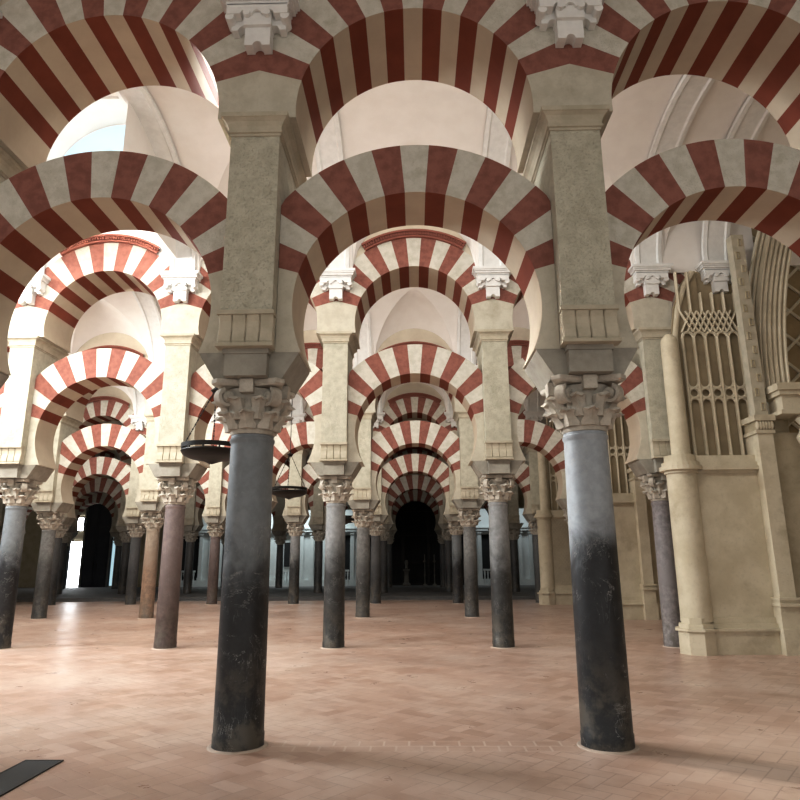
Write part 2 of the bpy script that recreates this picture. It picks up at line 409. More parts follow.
def pier(r, i):
    R = ROW[r]; P = pier_meshes(r)
    t = thing('masonry_pier', f"rough limestone pier above a column, {RW[r]}, {cw(i)}", 'pier', (colx(r, i), UY[r], R['zs']), group=f"piers of the {RW[r]}")
    link('impost', P['impost'], t)
    link('modillion', P['bracket'], t); link('modillion', P['bracket'], t, rz=PI)
    link('pier_shaft', P['body'], t); link('cornice', P['cornice'], t)

# ------------------------------------------------------------------ arches
T0 = math.radians(73.6); NV = 15; SUB = 4
def ring_pts(t, r, R, hw):
    o = min(R, hw / max(abs(sin(t)), 1e-6)); return (r * sin(t), r * cos(t)), (o * sin(t), o * cos(t))
def arch_meshes(r, R, hw, zc, zb, hy, springer, hb=None, part=None):
    hb = hb or hy; Y_ = lambda y: y if y < 0 else hb
    mb = MB(); N = NV * SUB
    for i in range(part or N):
        ta = -T0 + 2 * T0 * i / N; tb = -T0 + 2 * T0 * (i + 1) / N
        red = (abs(i // SUB - NV // 2) % 2) == 1
        (a, b), (c, d) = ring_pts(ta, r, R, hw), ring_pts(tb, r, R, hw)
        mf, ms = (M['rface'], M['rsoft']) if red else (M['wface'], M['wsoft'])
        P = lambda q, y: (q[0], Y_(y), q[1] + zc)
        mb.add([P(a, -hy), P(c, -hy), P(d, -hy), P(b, -hy)], [(0, 1, 2, 3)], mf, True)
        mb.add([P(a, hy), P(c, hy), P(d, hy), P(b, hy)], [(3, 2, 1, 0)], mf, True)
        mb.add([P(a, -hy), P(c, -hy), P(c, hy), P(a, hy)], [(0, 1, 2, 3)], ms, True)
        mb.add([P(b, -hy), P(d, -hy), P(d, hy), P(b, hy)], [(3, 2, 1, 0)], mf, True)
    ring = mb.mesh('voussoir_ring', sharp=30)
    sp = []
    te = math.acos(max(-1, min(1, (zb - zc) / r))); n_ = 14
    for sg in (-1, 1):
        mb = MB(); z1 = min(R, hw / sin(T0)) * cos(T0) + zc; x1 = min(hw, R * sin(T0))
        L = []
        for i in range(n_ + 1):
            u = i / n_; t = T0 + (te - T0) * u
            L.append(((sg * r * sin(t), zc + r * cos(t)), (sg * (x1 + (hw - x1) * min(1, u * 3)), z1 + (zb - z1) * u)))
        m, ms = springer
        for (a, b), (c, d) in zip(L, L[1:]):
            P = lambda q, y: (q[0], Y_(y), q[1])
            for y in (-hy, hy): mb.add([P(a, y), P(b, y), P(d, y), P(c, y)], [(0, 1, 2, 3)], m, True)
            mb.add([P(a, -hy), P(c, -hy), P(c, hy), P(a, hy)], [(0, 1, 2, 3)], ms, True)
            mb.add([P(b, -hy), P(d, -hy), P(d, hy), P(b, hy)], [(0, 1, 2, 3)], m, True)
        for (a, b) in (L[0], L[-1]):
            mb.add([(a[0], -hy, a[1]), (b[0], -hy, b[1]), (b[0], hb, b[1]), (a[0], hb, a[1])], [(0, 1, 2, 3)], m)
        sp.append(mb.mesh('springer', sharp=30))
    return ring, sp
UR, URO = 1.15, 1.755
def dentil_mesh(zc):
    mb = MB(); m = M['red']; A = math.radians(33); n_ = 40
    def band(r0, r1, y):
        for i in range(n_):
            a, b = -A + 2 * A * i / n_, -A + 2 * A * (i + 1) / n_
            q = [(rr * sin(t), zc + rr * cos(t)) for t in (a, b) for rr in (r0, r1)]
            mb.add([(x, yy, z) for yy in (-y, -.4865) for x, z in q], [(0, 2, 3, 1), (0, 4, 6, 2), (1, 3, 7, 5)], m)
    band(URO, URO + .035, .55); band(URO + .035, URO + .10, .535); band(URO + .10, URO + .14, .60)
    k = 40
    for i in range(k):
        a = -A + 2 * A * (i + .25) / k; b = -A + 2 * A * (i + .75) / k
        q = [(rr * sin(t), zc + rr * cos(t)) for t in (a, b) for rr in (URO + .04, URO + .10)]
        mb.add([(x, yy, z) for yy in (-.575, -.53) for x, z in q], [(0, 2, 3, 1), (0, 1, 5, 4), (2, 6, 7, 3), (0, 4, 6, 2)], m)
    return mb.mesh('dentil_moulding')
ARM = {}
def arches(r, b, upper_only=False):
    R = ROW[r]; S = R['S']; k = (S, R['zl'], R['zu'])
    if k not in ARM:
        ARM[k] = (arch_meshes(R['rl'], R['Rl'], S - PW - .004, R['zl'], R['zs'] + .248, .325, (M['moldw'], M['wsoft'])),
                  arch_meshes(UR, URO, S - .0005, R['zu'], R['zk'] + .218, .486, (M['moldw'], M['wsoft']), .54), dentil_mesh(R['zu']))
    lo, up, de = ARM[k]; x = b * 2 * S
    if upper_only: up = arch_meshes(UR, URO, S - .0005, R['zu'], R['zk'] + .218, .486, (M['moldw'], M['wsoft']), .54, 16); up = (up[0], up[1][:1])
    if not upper_only:
        t = thing('horseshoe_arch', f"lower striped horseshoe arch, {RW[r]}, {bw(b)}", 'arch', (x, UY[r], 0), group=f"lower arches of the {RW[r]}")
        link('voussoir_ring', lo[0], t)
        for q in lo[1]: link('springer', q, t)
    t = thing('round_arch', f"upper striped round arch, {RW[r]}, {bw(b)}", 'arch', (x, UY[r], 0), group=f"upper arches of the {RW[r]}")
    link('voussoir_ring', up[0], t)
    for q in up[1]: link('springer', q, t)
    if not upper_only: link('dentil_moulding', de, t)

ZTOP = 8.75
def upper_wall(r, bays):
    R = ROW[r]; S = R['S']; mb = MB(); m = M['uwall']; n_ = 24; zu = R['zu']; y = .47; yb = .53
    for b in bays:
        xc = b * 2 * S
        A = math.asin(min(1, S / URO)); pts = [((URO + .008) * sin(-A + 2 * A * i / n_), (URO + .008) * cos(-A + 2 * A * i / n_)) for i in range(n_ + 1)]
        pts[0] = (-S, pts[0][1]); pts[-1] = (S, pts[-1][1])
        for (x0, z0), (x1, z1) in zip(pts, pts[1:]):
            for yy in (-y, yb): mb.add([(xc + x0, yy, zu + z0), (xc + x1, yy, zu + z1), (xc + x1, yy, ZTOP), (xc + x0, yy, ZTOP)], [(0, 1, 2, 3)], m)
            mb.add([(xc + x0, -y, zu + z0), (xc + x1, -y, zu + z1), (xc + x1, yb, zu + z1), (xc + x0, yb, zu + z0)], [(0, 1, 2, 3)], m)
    struct(['wall_front', 'wall_second', 'wall_third', 'wall_fourth', 'wall_fifth', 'wall_back_arcade'][r], mb, (0, UY[r], 0))

for r in range(6):
    for i in COLS[r]:
        column(r, i); pier(r, i)
    bays = [int(i + .5) for i in COLS[r][:-1]]
    for b in bays: arches(r, b)
    if r == 1: arches(1, 2, True)
    upper_wall(r, bays)

# ------------------------------------------------------------------ vaults (one ceiling per nave)
ZV, RISE = 7.0, 1.95
def barrel(u): return ZV + RISE * sqrt(max(0, 1 - u * u))      # u in -1..1 across the nave
LB = 1.2
SA = 1.62
def gplan(x): return SA * (1 - (abs(x) / LB) ** 1.25)
def wallarc(x): return ZV + 1.19 * sqrt(max(0, 1 - (x / LB) ** 2))
def ceiling(name, y0, y1, bays, S, dormers=(), lunettes=True, xl=None, xr=None):
    W = (y1 - y0) / 2; yc = (y0 + y1) / 2; mb = MB(); m = M['white']
    def groin(x): return 0 if abs(x) >= LB or not lunettes else gplan(x)
    def lun(x, s, g):
        z0, z1 = wallarc(x), barrel(1 - g / W)
        return z0 + (z1 - z0) * s / g + .12 * sin(PI * s / g) * g
    for b in bays:
        xc = b * 2 * S
        xs = sorted(set([-S + 2 * S * i / 30 for i in range(31)] + [-LB, LB, -LB * .995, LB * .995]))
        dor = b in dormers
        prev = None
        for x in xs:
            g = groin(x); row = []
            for i in range(5):
                s = g * i / 4; row.append((xc + x, y0 + s, lun(x, s, g) if g else barrel(1 - s / W)))
            g2 = g
            for i in range(25):
                a = g + (2 * W - g - g2) * i / 24; row.append((xc + x, y0 + a, barrel(a / W - 1)))
            for i in range(5):
                s = g2 * (1 - i / 4); row.append((xc + x, y1 - s, lun(x, s, g) if g2 else barrel(1 - s / W)))
            cut = dor and abs(x) < 1.38
            row = [q for q in row if not (cut and q[1] > yc + .05)] if cut else row
            if prev is not None:
                pr, pc = prev
                k = min(len(pr), len(row))
                mb.add(pr[:k] + row[:k], [(j, j + 1, k + j + 1, k + j) for j in range(k - 1)], m, True)
            prev = (row, cut)
        if dor:   # window bay: a taller cross vault running back to a half-round window
            n_ = 20; D = 1.38; zc = 9.08; y2 = y1 + .02; ya = yc
            arc = [(-D, 7.3)] + [(-D * cos(PI * i / n_), zc + D * sin(PI * i / n_)) for i in range(n_ + 1)] + [(D, 7.3)]
            for (p, q), (u, w) in zip(arc, arc[1:]):
                mb.add([(xc + p, ya, q), (xc + u, ya, w), (xc + u, y2, w), (xc + p, y2, q)], [(0, 1, 2, 3)], m, True)
            mb.add([(xc + p, ya, q) for p, q in arc[1:-1]] + [(xc + D, ya, 8.9), (xc - D, ya, 8.9)], [tuple(range(n_ + 3))], m)
    for x0, x1 in ((xl, bays[0] * 2 * S - S), (bays[-1] * 2 * S + S, xr)):
        if x0 is None or x1 is None or x1 - x0 < .01: continue
        for i in range(24):
            a, c = -1 + i / 12, -1 + (i + 1) / 12
            mb.add([(x0, yc + a * W, barrel(a)), (x1, yc + a * W, barrel(a)), (x1, yc + c * W, barrel(c)), (x0, yc + c * W, barrel(c))], [(0, 1, 2, 3)], m, True)
    me = mb.mesh(name, sharp=25); link(name, me, kind='structure')
XL, XR = -27, 9.6
ceiling('ceiling', ROWY[0] - 6.9, UY[0] - .49, list(range(-2, 3)), 1.528, xl=XL, xr=XR)
NB = [range(-4, 3), range(-5, 2), range(-6, 2), range(-7, 2), range(-7, 2)]
DORM = {0: (-2, -4)}
for k in range(5):
    ceiling('ceiling', UY[k] + .545, ROWY[k + 1] - .49, list(NB[k]), ROW[k + 1]['S'], DORM.get(k, ()), xl=XL, xr=XR)
ceiling('ceiling', ROWY[5] + .545, 36.5, list(range(-7, 2)), 1.5, lunettes=False, xl=XL, xr=XR)
# half-round windows closing the taller window bays
for q, b in enumerate(DORM[0]):
    mb = MB(); n_ = 24; r_ = 1.37
    pts = [(-r_, 0)] + [(-r_ * cos(PI * i / n_), .02 + r_ * sin(PI * i / n_)) for i in range(n_ + 1)] + [(r_, 0)]
    mb.add([(x, 0, z) for x, z in [(r_, -1.9), (-r_, -1.9)] + pts], [tuple(range(len(pts) + 2))], M['white'])
    w = struct(f'window_{q + 1}', mb, (b * 2 * ROW[1]['S'], ROWY[1] - .475, 9.06))
    mb = MB(); r_ = 1.36
    pts = [(-r_ * cos(PI * i / n_), r_ * sin(PI * i / n_)) for i in range(n_ + 1)]
    mb.add([(x, -.012, z) for x, z in pts], [tuple(range(len(pts)))], M['sky'])
    link('window_pane', mb.mesh('window_pane'), w)

# ------------------------------------------------------------------ ribs with hanging stucco corbels
def scal(hw, z0, z1, notches, r_):
    p = [(hw, z1), (-hw, z1), (-hw, z0)]
    for c in notches:
        p += [(c - r_ * cos(PI * i / 8), z0 + r_ * sin(PI * i / 8)) for i in range(9)]
    return p + [(hw, z0)]
def corbel_mesh():
    mb = MB(); m = M['stucco']   # y = 0 at the wall, towards -Y; z = 0 at the top of the slab
    mb.prism(scal(.125, -.56, -.30, [0], .045), -.13, 0, m)
    mb.prism(scal(.135, -.36, -.22, [], .0), -.17, 0, m)
    mb.prism(scal(.27, -.36, -.18, [-.155, .155], .05), -.10, 0, m)
    mb.prism(scal(.30, -.255, -.14, [-.12, .0, .12], .045), -.20, 0, m)
    for x in (-.27, .27): mb.bar((x, -.02, -.27), (x, -.19, -.27), .045, m, n=10, smooth=True)
    for x in (-.1, .1): mb.bar((x, -.02, -.25), (x, -.215, -.25), .035, m, n=10, smooth=True)
    for h, d, z0, z1 in ((.31, .20, -.15, -.11), (.345, .24, -.115, -.075), (.36, .265, -.08, -.05), (.385, .285, -.055, 0)):
        mb.box(-h, h, -d, 0, z0, z1, m)
    return mb.mesh('corbel')
CORB = corbel_mesh()
def rib_mesh(W, yc, half=0):
    mb = MB(); m = M['stucco']; n_ = 40; w = .25
    path = []
    for i in range(n_ + 1):
        a = PI - PI * i / n_
        if half and a > PI * .62: continue
        path.append((yc + W * cos(a), ZV + RISE * sin(a), a))
    if not half: path = [(yc - W, 6.955, PI)] + path
    path = path + [(yc + W, 6.955, 0)]
    def prof(d): return [(-w, d * .9), (-w + .07, d), (-w + .10, d * .72), (w - .10, d * .72), (w - .07, d), (w, d * .9)]
    L = []
    for y, z, a in path:
        ny, nz = -cos(a) * RISE, -sin(a) * W; q = sqrt(ny * ny + nz * nz); ny, nz = ny / q, nz / q
        L.append([(x, y + ny * d, z + nz * d) for x, d in [(-w, .02)] + prof(.11) + [(w, .02)]])
    for A, B in zip(L, L[1:]):
        k = len(A); mb.add(A + B, [(j, j + 1, k + j + 1, k + j) for j in range(k - 1)], m, True)
    return mb.mesh('rib_band', sharp=25)
SIDE = ['nave before the nearest arcade', 'nave between nearest and second arcades', 'nave between second and third arcades', 'nave between third and fourth arcades', 'nave between fourth and fifth arcades']
def rib(k, x, r_lab, short=0):
    y1 = UY[k] - .49; y0 = (UY[k - 1] + .545) if k else y1 - 6.4
    W = (y1 - y0) / 2 - short / 2; yc = (y0 + y1) / 2 - short / 2; key = round(W, 3)
    t = thing('ceiling_rib', f"white vault rib and hanging stucco corbel, {RW[k]}, {r_lab}", 'vault rib', (x, yc, 0), group=f"white ribs before the {RW[k]}")
    if key not in RIBM: RIBM[key] = rib_mesh(W, 0, half=(k == 0))
    link('rib_band', RIBM[key], t)
    link('corbel', CORB, t, (0, W, 6.955))
    if k: link('corbel', CORB, t, (0, -W, 6.955), PI)
RIBM = {}
for k in range(5):
    for i in COLS[k]: rib(k, colx(k, i), cw(i))
rib(1, 5.8, 'over the gothic tracery wall', .085)

# ------------------------------------------------------------------ shell
mb = MB(); mb.box(XL, XR, -15, PLAT, -.2, 0, M['floor']); struct('floor', mb)
mb = MB(); mb.box(XL, XR, PLAT, 36.5, -.2, PH, M['greystone']); struct('floor_platform', mb)
mb = MB(); mb.box(XL, XR, PLAT - .45, PLAT - .003, 0, .055, M['greystone']); struct('trim_1', mb)
mb = MB(); mb.box(XL - .3, XL, -7.4, 36.8, -.2, 9.2, M['uwall']); struct('wall_left', mb)
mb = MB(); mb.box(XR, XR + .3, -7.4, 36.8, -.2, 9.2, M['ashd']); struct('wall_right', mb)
mb = MB(); mb.box(XL, XR, 36.5, 36.8, -.2, 9.2, M['ashd']); struct('wall_back', mb)

# ------------------------------------------------------------------ far wall: chapel fronts, screen, doors
FY = 33.9
def chapel(x, where, opening):
    t = thing('chapel_front', f"pale plaster chapel front with {opening}, {where}", 'chapel front', (x, FY, PH), group='chapel fronts along the far wall')
    mb = MB(); m = M['paleblue']
    for a, b in ((-1.5, -.62), (.62, 1.5)): mb.box(a, b, 0, .3, 0, 4.4, m)
    mb.box(-.62, .62, 0, .3, 2.9, 4.4, m); link('facade', mb.mesh('facade', False), t)
    for a in (-1.36, -.76, .76, 1.36):
        mb = MB(); mb.box(a - .1, a + .1, -.10, -.002, .5, 2.95, m); mb.box(a - .13, a + .13, -.14, -.002, .35, .5, m); mb.box(a - .14, a + .14, -.15, -.002, 2.95, 3.1, m); link('pilaster', mb.mesh('pilaster'), t)
    mb = MB(); mb.box(-1.5, 1.5, -.2, -.002, 3.1, 3.25, m); mb.box(-1.5, 1.5, -.14, -.002, .0, .35, m); mb.box(-1.5, 1.5, -.24, -.002, 3.25, 3.32, m); link('entablature', mb.mesh('entablature', False), t)
    if opening.startswith('dark'):
        mb = MB(); mb.box(-.62, .62, .08, .2, 0, 2.9, M['dark']); link('opening', mb.mesh('opening'), t)  # black slab in place of the doorway's unlit depth
    else:
        mb = MB(); mb.box(-.62, .62, .1, .25, 0, 2.9, m); mb.box(-.3, .3, .04, .1, 1.1, 2.5, M['dark']); link('niche', mb.mesh('niche', False), t)  # small black slab paints the niche's inner shade
    mb = MB()   # little balustrade
    mb.box(-.62, .62, -.5, -.38, .82, .92, m); mb.box(-.62, .62, -.5, -.38, 0, .1, m)
    for q in range(7): mb.lathe([(.04, .1), (.06, .3), (.03, .5), (.055, .72), (.04, .82)], m, 10, (-.54 + q * .18, -.44))
    link('balustrade', mb.mesh('balustrade', False), t)
for x, w, o in ((-13.5, 'fifth left of the iron screen', 'dark doorway'), (-10.5, 'fourth left of the iron screen', 'small niche'), (-7.5, 'third left of the iron screen', 'small niche'),
                (-4.5, 'beside the iron screen on its left', 'dark doorway'), (4.5, 'beside the iron screen on its right', 'dark doorway'), (7.5, 'at the far right end', 'small niche')):
    chapel(x, w, o)
t = thing('iron_screen', 'tall black wrought iron choir screen closing the central aisle', 'screen', (0, FY, PH))
mb = MB(); mb.box(-2.9, 2.9, .25, .32, 0, 6.3, M['dark']); link('dark_backing', mb.mesh('dark_backing'), t)  # black sheet painted as the unlit depth behind the bars
mb = MB()
for z in (.06, 1.3, 2.9, 4.3): mb.box(-1.9, 1.9, -.05, .05, z - .05, z + .05, M['iron'])
for x in (-1.9, -.75, .75, 1.9): mb.box(x - .06, x + .06, -.07, .07, 0, 4.6, M['iron'])
link('frame', mb.mesh('frame', False), t)
mb = MB()
for q in range(34):
    x = -1.82 + q * .1103; mb.bar((x, 0, .05), (x, 0, 4.5 + .3 * cos(x * .8)), .014, M['iron'], n=6)
link('bar', mb.mesh('bar', False), t)
mb = MB()
for q in range(9):
    x = -1.6 + q * .4; mb.torus((x, 0, 4.95), .16, .02, M['iron'], n=16, k=6); mb.bar((x, 0, 5.1), (x, 0, 5.4), .02, M['iron'])
link('cresting', mb.mesh('cresting', False), t)
t = thing('altar_pedestal', 'small pale stone pedestal standing before the black iron screen', 'pedestal', (-.55, FY - .9, PH))
mb = MB(); mb.loops([(.22, .22, 0), (.22, .22, .12), (.14, .14, .2), (.11, .11, .6), (.12, .12, .8), (.2, .2, .86), (.2, .2, .95)], M['figure']); link('plinth', mb.mesh('plinth'), t)
mb = MB(); mb.lathe([(.05, .951), (.09, 1.0), (.06, 1.12), (.1, 1.3), (.09, 1.4), (.02, 1.46)], M['figure'], 14); link('finial', mb.mesh('finial'), t)
for x, w in ((.5, 'left of the pair before the iron screen'), (1.05, 'right of the pair before the iron screen')):
    t = thing('candlestick', f"tall thin candlestick, {w}", 'candlestick', (x, FY - .8, PH), group='candlesticks before the iron screen')
    mb = MB(); mb.lathe([(.16, 0), (.15, .04), (.04, .12), (.025, .5), (.05, .6), (.025, .7), (.025, 1.3), (.09, 1.36), (.09, 1.4)], M['figure'], 14); link('stand', mb.mesh('stand'), t)
    mb = MB(); mb.lathe([(.03, 1.401), (.03, 1.75)], M['figure'], 10); link('candle', mb.mesh('candle'), t)
# dark doors far down the left aisle with daylight beside them
DX = -19.0
t = thing('double_door', 'tall black double door at the far end of the left aisle', 'door', (DX, FY, PH))
for s in (-1, 1):
    mb = MB(); mb.box(min(0, s * .74) + .006, max(0, s * .74) - .006, -.05, .05, 0, 5.2, M['wood'])
    for z0, z1 in ((.25, 1.6), (1.8, 3.3), (3.5, 5.0)): mb.box(s * .37 - .27, s * .37 + .27, -.075, -.05, z0, z1, M['wood'])
    d = link('door_leaf', mb.mesh('door_leaf', False), t)
    mb = MB(); mb.bar((s * .1, -.12, 1.0), (s * .1, -.12, 1.4), .02, M['iron'], n=8); link('handle', mb.mesh('handle'), d)
mb = MB()
mb.box(DX - .85, DX - .76, FY - .12, FY + .12, PH, 5.5, M['greystone']); mb.box(DX + .76, DX + .85, FY - .12, FY + .12, PH, 5.5, M['greystone']); mb.box(DX - .85, DX + .85, FY - .12, FY + .12, 5.4, 5.6, M['greystone']); struct('trim_2', mb, weld=False)
for q, (x0, x1, z0, z1, n_) in enumerate(((-20.6, -19.9, .12, 2.75, 3), (-20.5, -19.95, 3.4, 4.15, 4), (-18.08, -17.7, .2, 4.0, 5))):
    mb = MB(); mb.box(x0, x1, FY, FY + .05, z0, z1, M['sky' if n_ == 5 else 'day']); mb.box(x0 - .06, x0, FY - .06, FY + .06, z0, z1, M['wood']); mb.box(x1, x1 + .06, FY - .06, FY + .06, z0, z1, M['wood']); struct(f'window_{n_}', mb, weld=False)
mb = MB()
for a, b, c, d in ((XL, -20.7, 0, 8.5), (-16.6, -15, 0, 8.5), (-20.7, -16.6, 5.62, 8.5), (-20.7, -19.81, 2.85, 3.3), (-20.7, -19.81, 4.3, 5.62), (-18.15, -16.6, 4.1, 5.62), (-17.62, -16.6, 0, 4.1)):
    if b > a: mb.box(a, b, FY + .06, FY + .3, c, d, M['ashd'])
struct('wall_back_aisle', mb, weld=False)

# ------------------------------------------------------------------ gothic choir piers on the right
def tracery(mb, x0, x1, z0, z1, y, m):
    n_ = 5; w = (x1 - x0) / n_
    zm, zt = z0 + 1.02, z0 + 2.22
    for i in range(n_ + 1):
        x = x0 + i * w; mb.bar((x, y, z0), (x, y, zt), .027, m, .05, 6, True)
        mb.bar((x, y, z0 + .02), (x, y, z0 + .1), .032, m, .04, 6); mb.bar((x, y, zm - .14), (x, y, zm - .08), .03, m, .04, 6); mb.bar((x, y, zt - .05), (x, y, zt), .03, m, .04, 6)
    for i in range(n_):
        xc = x0 + (i + .5) * w
        mb.torus((xc, y, zm - .06), w / 2 - .01, .027, m, a0=0, a1=PI, n=10, k=6)
        mb.torus((xc, y, zm + .13), w / 2 - .012, .03, m, n=14, k=6)
        mb.torus((xc, y, zm + .32), w / 2 - .01, .027, m, a0=PI, a1=2 * PI, n=10, k=6)
        mb.torus((xc, y, zt), w / 2 - .01, .03, m, a0=0, a1=PI, n=10, k=6)
    zz = zt + .09
    for i in range(n_ * 2 + 1):           # interlaced band
        for sgn in (-1, 1):
            a = x0 + i * w / 2; b = a + sgn * w
            if x0 - .01 <= b <= x1 + .01: mb.bar((a, y, zz), (b, y, zz + .42), .022, m, .04, 6)
    for i in range(n_ + 1):
        x = x0 + i * w
        if zz + .42 < z1: mb.bar((x, y, zz + .42), (x, y, z1 if x < 5.3 else 6.36), .026, m, .05, 6, True)
def choir_pier(r, label, diaper=False):
    Y = ROWY[r]; t = thing('gothic_wall_pier', label, 'wall pier', (0, Y, 0), group='gothic choir piers')
    A, D = M['ash'], M['ashd']
    mb = MB(); mb.box(4.62, 5.95, -.96, -.62, .5, 3.0, A); link('wall_panel', mb.mesh('wall_panel'), t)
    mb = MB()
    for (d, z0, z1) in ((.0, 0, .36), (.05, .36, .40), (-.02, .40, .47), (-.07, .47, .56)):
        mb.box(4.60, 5.86, -1.08 - d, -.62, z0, z1, A)
        mb.lathe([(.30 + d * .9, z0), (.30 + d * .9, z1)], A, 8, (4.56, -.92), False)
    link('base_moulding', mb.mesh('base_moulding', False), t)
    mb = MB(); mb.lathe([(.255, .50), (.25, .62), (.245, 3.0)], A, 28, (4.60, -.88)); link('corner_shaft', mb.mesh('corner_shaft'), t)
    mb = MB()
    for d, z0, z1 in ((.02, 2.93, 2.98), (.09, 2.98, 3.05), (.05, 3.05, 3.12), (.0, 3.12, 3.24)):
        mb.box(4.60, 5.88, -.97 - d, -.62, z0, z1, A); mb.lathe([(.26 + d, z0), (.26 + d, z1)], A, 24, (4.60, -.88), False)
    link('string_course', mb.mesh('string_course', False), t)
    mb = MB(); mb.lathe([(.165, 3.24), (.16, 3.3), (.15, 5.35)], A, 20, (4.66, -.82)); mb.lathe([(.15, 5.35), (.135, 5.42), (.06, 5.5)], A, 20, (4.66, -.82)); link('upper_shaft', mb.mesh('upper_shaft'), t)
    mb = MB()     # recessed panel with a curved shoulder and blind tracery
    sh = [(4.78, 3.24), (6.06, 3.24), (6.06, 6.36), (5.36, 6.36), (5.36, 6.84), (5.25, 6.84), (5.05, 6.55), (4.88, 6.1), (4.78, 5.5)]
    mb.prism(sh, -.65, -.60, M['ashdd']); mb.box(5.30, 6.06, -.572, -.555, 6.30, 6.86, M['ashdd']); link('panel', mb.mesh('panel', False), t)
    mb = MB(); tracery(mb, 4.95, 6.0, 3.27, 6.78, -.72, A)
    pts = [(4.83, 3.24), (4.83, 5.5), (4.93, 6.05), (5.09, 6.5), (5.28, 6.8)]
    for a, b in zip(pts, pts[1:]): mb.bar((a[0], -.70, a[1]), (b[0], -.70, b[1]), .05, A, .04, 8)
    link('tracery', mb.mesh('tracery', False), t)
    if diaper:
        mb = MB()
        for i in range(9):
            for j in range(15):
                x = 4.9 + i * .115; z = .68 + j * .15
                mb.bar((x - .055, -.97, z), (x + .055, -.97, z + .15), .014, A, .02, 4); mb.bar((x + .055, -.97, z), (x - .055, -.97, z + .15), .014, A, .02, 4)
        link('diaper_carving', mb.mesh('diaper_carving', False), t)
    mb = MB()     # outer pilaster with a carved capital and a studded strip above
    mb.box(5.86, 6.12, -1.16, -.66, .56, 3.58, M['ash']); mb.box(6.1, 6.9, -.98, -.62, .56, 3.62, D)  # recessed wall uses a darker stone copy, its shade put into the colour
    link('pilaster', mb.mesh('pilaster', False), t)
    mb = MB()
    for d, z0, z1 in ((.07, 0, .4), (.03, .4, .74), (.09, .74, .79), (.05, .79, .84), (.08, .84, .88)):
        mb.box(5.84 - d * .4, 6.12 + d * .4, -1.16 - d, -.66, z0, z1, A)
        mb.box(6.12 + d * .4, 7.0, -.98 - d, -.62, z0, z1, A)
    link('pilaster_base', mb.mesh('pilaster_base', False), t)
    mb = MB(); mb.box(5.83, 6.15, -1.19, -.7, 3.58, 3.64, A); mb.box(5.81, 6.17, -1.22, -.7, 3.80, 3.9, A); mb.box(5.86, 6.12, -1.17, -.7, 3.64, 3.80, D)
    for i in range(6):
        x = 5.87 + i * .048; mb.lathe([(.012, 3.65), (.04, 3.70), (.03, 3.76), (.012, 3.8)], A, 8, (x, -1.18))
    link('pilaster_capital', mb.mesh('pilaster_capital', False), t)
    mb = MB(); mb.box(5.90, 6.12, -1.10, -.9, 3.9, 7.35, M['mold'])
    for i in range(13):
        z = 4.0 + i * .26; x = 5.975 if i % 2 else 6.045
        for a, b, c, d in ((-.035, .035, 0, .015), (-.035, .035, .125, .14), (-.035, -.02, .015, .125), (.02, .035, .015, .125)): mb.box(x + a, x + b, -1.12, -1.10, z + c, z + d, D)
    link('studded_strip', mb.mesh('studded_strip', False), t)
choir_pier(1, 'nearest pale gothic wall pier with blind tracery and studded strip')
choir_pier(2, 'gothic wall pier seen behind the black column, lower wall plain')
choir_pier(3, 'farthest gothic wall pier, its lower wall carved with diaper pattern', True)
mb = MB(); mb.box(4.5, 6.6, 5.90, 5.925, 6.86, ZTOP, M['white']); struct('wall_upper_right', mb)
# great moulded arch springing out to the right of the nearest wall pier
t = thing('moulded_archway', 'great gothic archway with deep parallel mouldings beside the studded strip', 'archway', (0, ROWY[1], 0))
mb = MB(); m = M['ash']; cx, cz, R0 = 15.2, 4.42, 8.62
prof = []
for q in range(8):
    r_ = R0 + q * .072; y_ = (-1.12 + .03 * q) if q < 6 else -.86 + .03 * (q - 6)
    prof += [(r_, y_ + .05), (r_ + .016, y_ - .02), (r_ + .042, y_ - .02), (r_ + .055, y_ + .05)]
prof = [(R0 - .02, -.60)] + prof + [(R0 + .565, -.78)]
n_ = 36; L = []
for i in range(n_ + 1):
    a = PI - math.radians(52) * i / n_
    L.append([(cx + r_ * cos(a), y_, cz + r_ * sin(a)) for r_, y_ in prof])
for A_, B_ in zip(L, L[1:]):
    k = len(A_); mb.add(A_ + B_, [(j, j + 1, k + j + 1, k + j) for j in range(k - 1)], m)
link('archivolt', mb.mesh('archivolt'), t)
mb = MB()
for d, z0, z1 in ((.04, 4.30, 4.42), (.0, 4.22, 4.30), (-.06, 3.95, 4.22), (.02, 3.88, 3.95)): mb.box(6.22 - d, 6.76 + d, -1.36 - d, -.60, z0, z1, m)
link('impost_block', mb.mesh('impost_block', False), t)
mb = MB(); mb.lathe([(.13, 3.88), (.17, 3.80), (.1, 3.70), (.14, 3.58), (.19, 3.50), (.11, 3.30), (.1, 3.22)], m, 12, (6.66, -1.26)); link('colonnette_capital', mb.mesh('colonnette_capital'), t)
mb = MB(); mb.lathe([(.15, 0), (.15, .5), (.12, .56), (.095, .62), (.09, 3.22)], M['mmauve'], 20, (6.66, -1.26)); link('colonnette', mb.mesh('colonnette'), t)
mb = MB(); mb.box(6.36, 6.6, -.82, -.60, 3.64, 4.3, M['ashd']); link('jamb', mb.mesh('jamb'), t)
t = bpy.data.objects.new('ceiling_net_vault', None); C.objects.link(t); t.location = (0, ROWY[1], 0); t['kind'] = 'structure'
mb = MB(); n_ = 12; G = lambda u, w: (6.5 + 3.0 * u, -.48 + .5 * w * w, 3.6 + 6.2 * w)
for i in range(n_):
    for j in range(n_):
        mb.add([G(i / n_, j / n_), G((i + 1) / n_, j / n_), G((i + 1) / n_, (j + 1) / n_), G(i / n_, (j + 1) / n_)], [(0, 1, 2, 3)], M['net'], True)
link('web', mb.mesh('web'), t)
mb = MB()
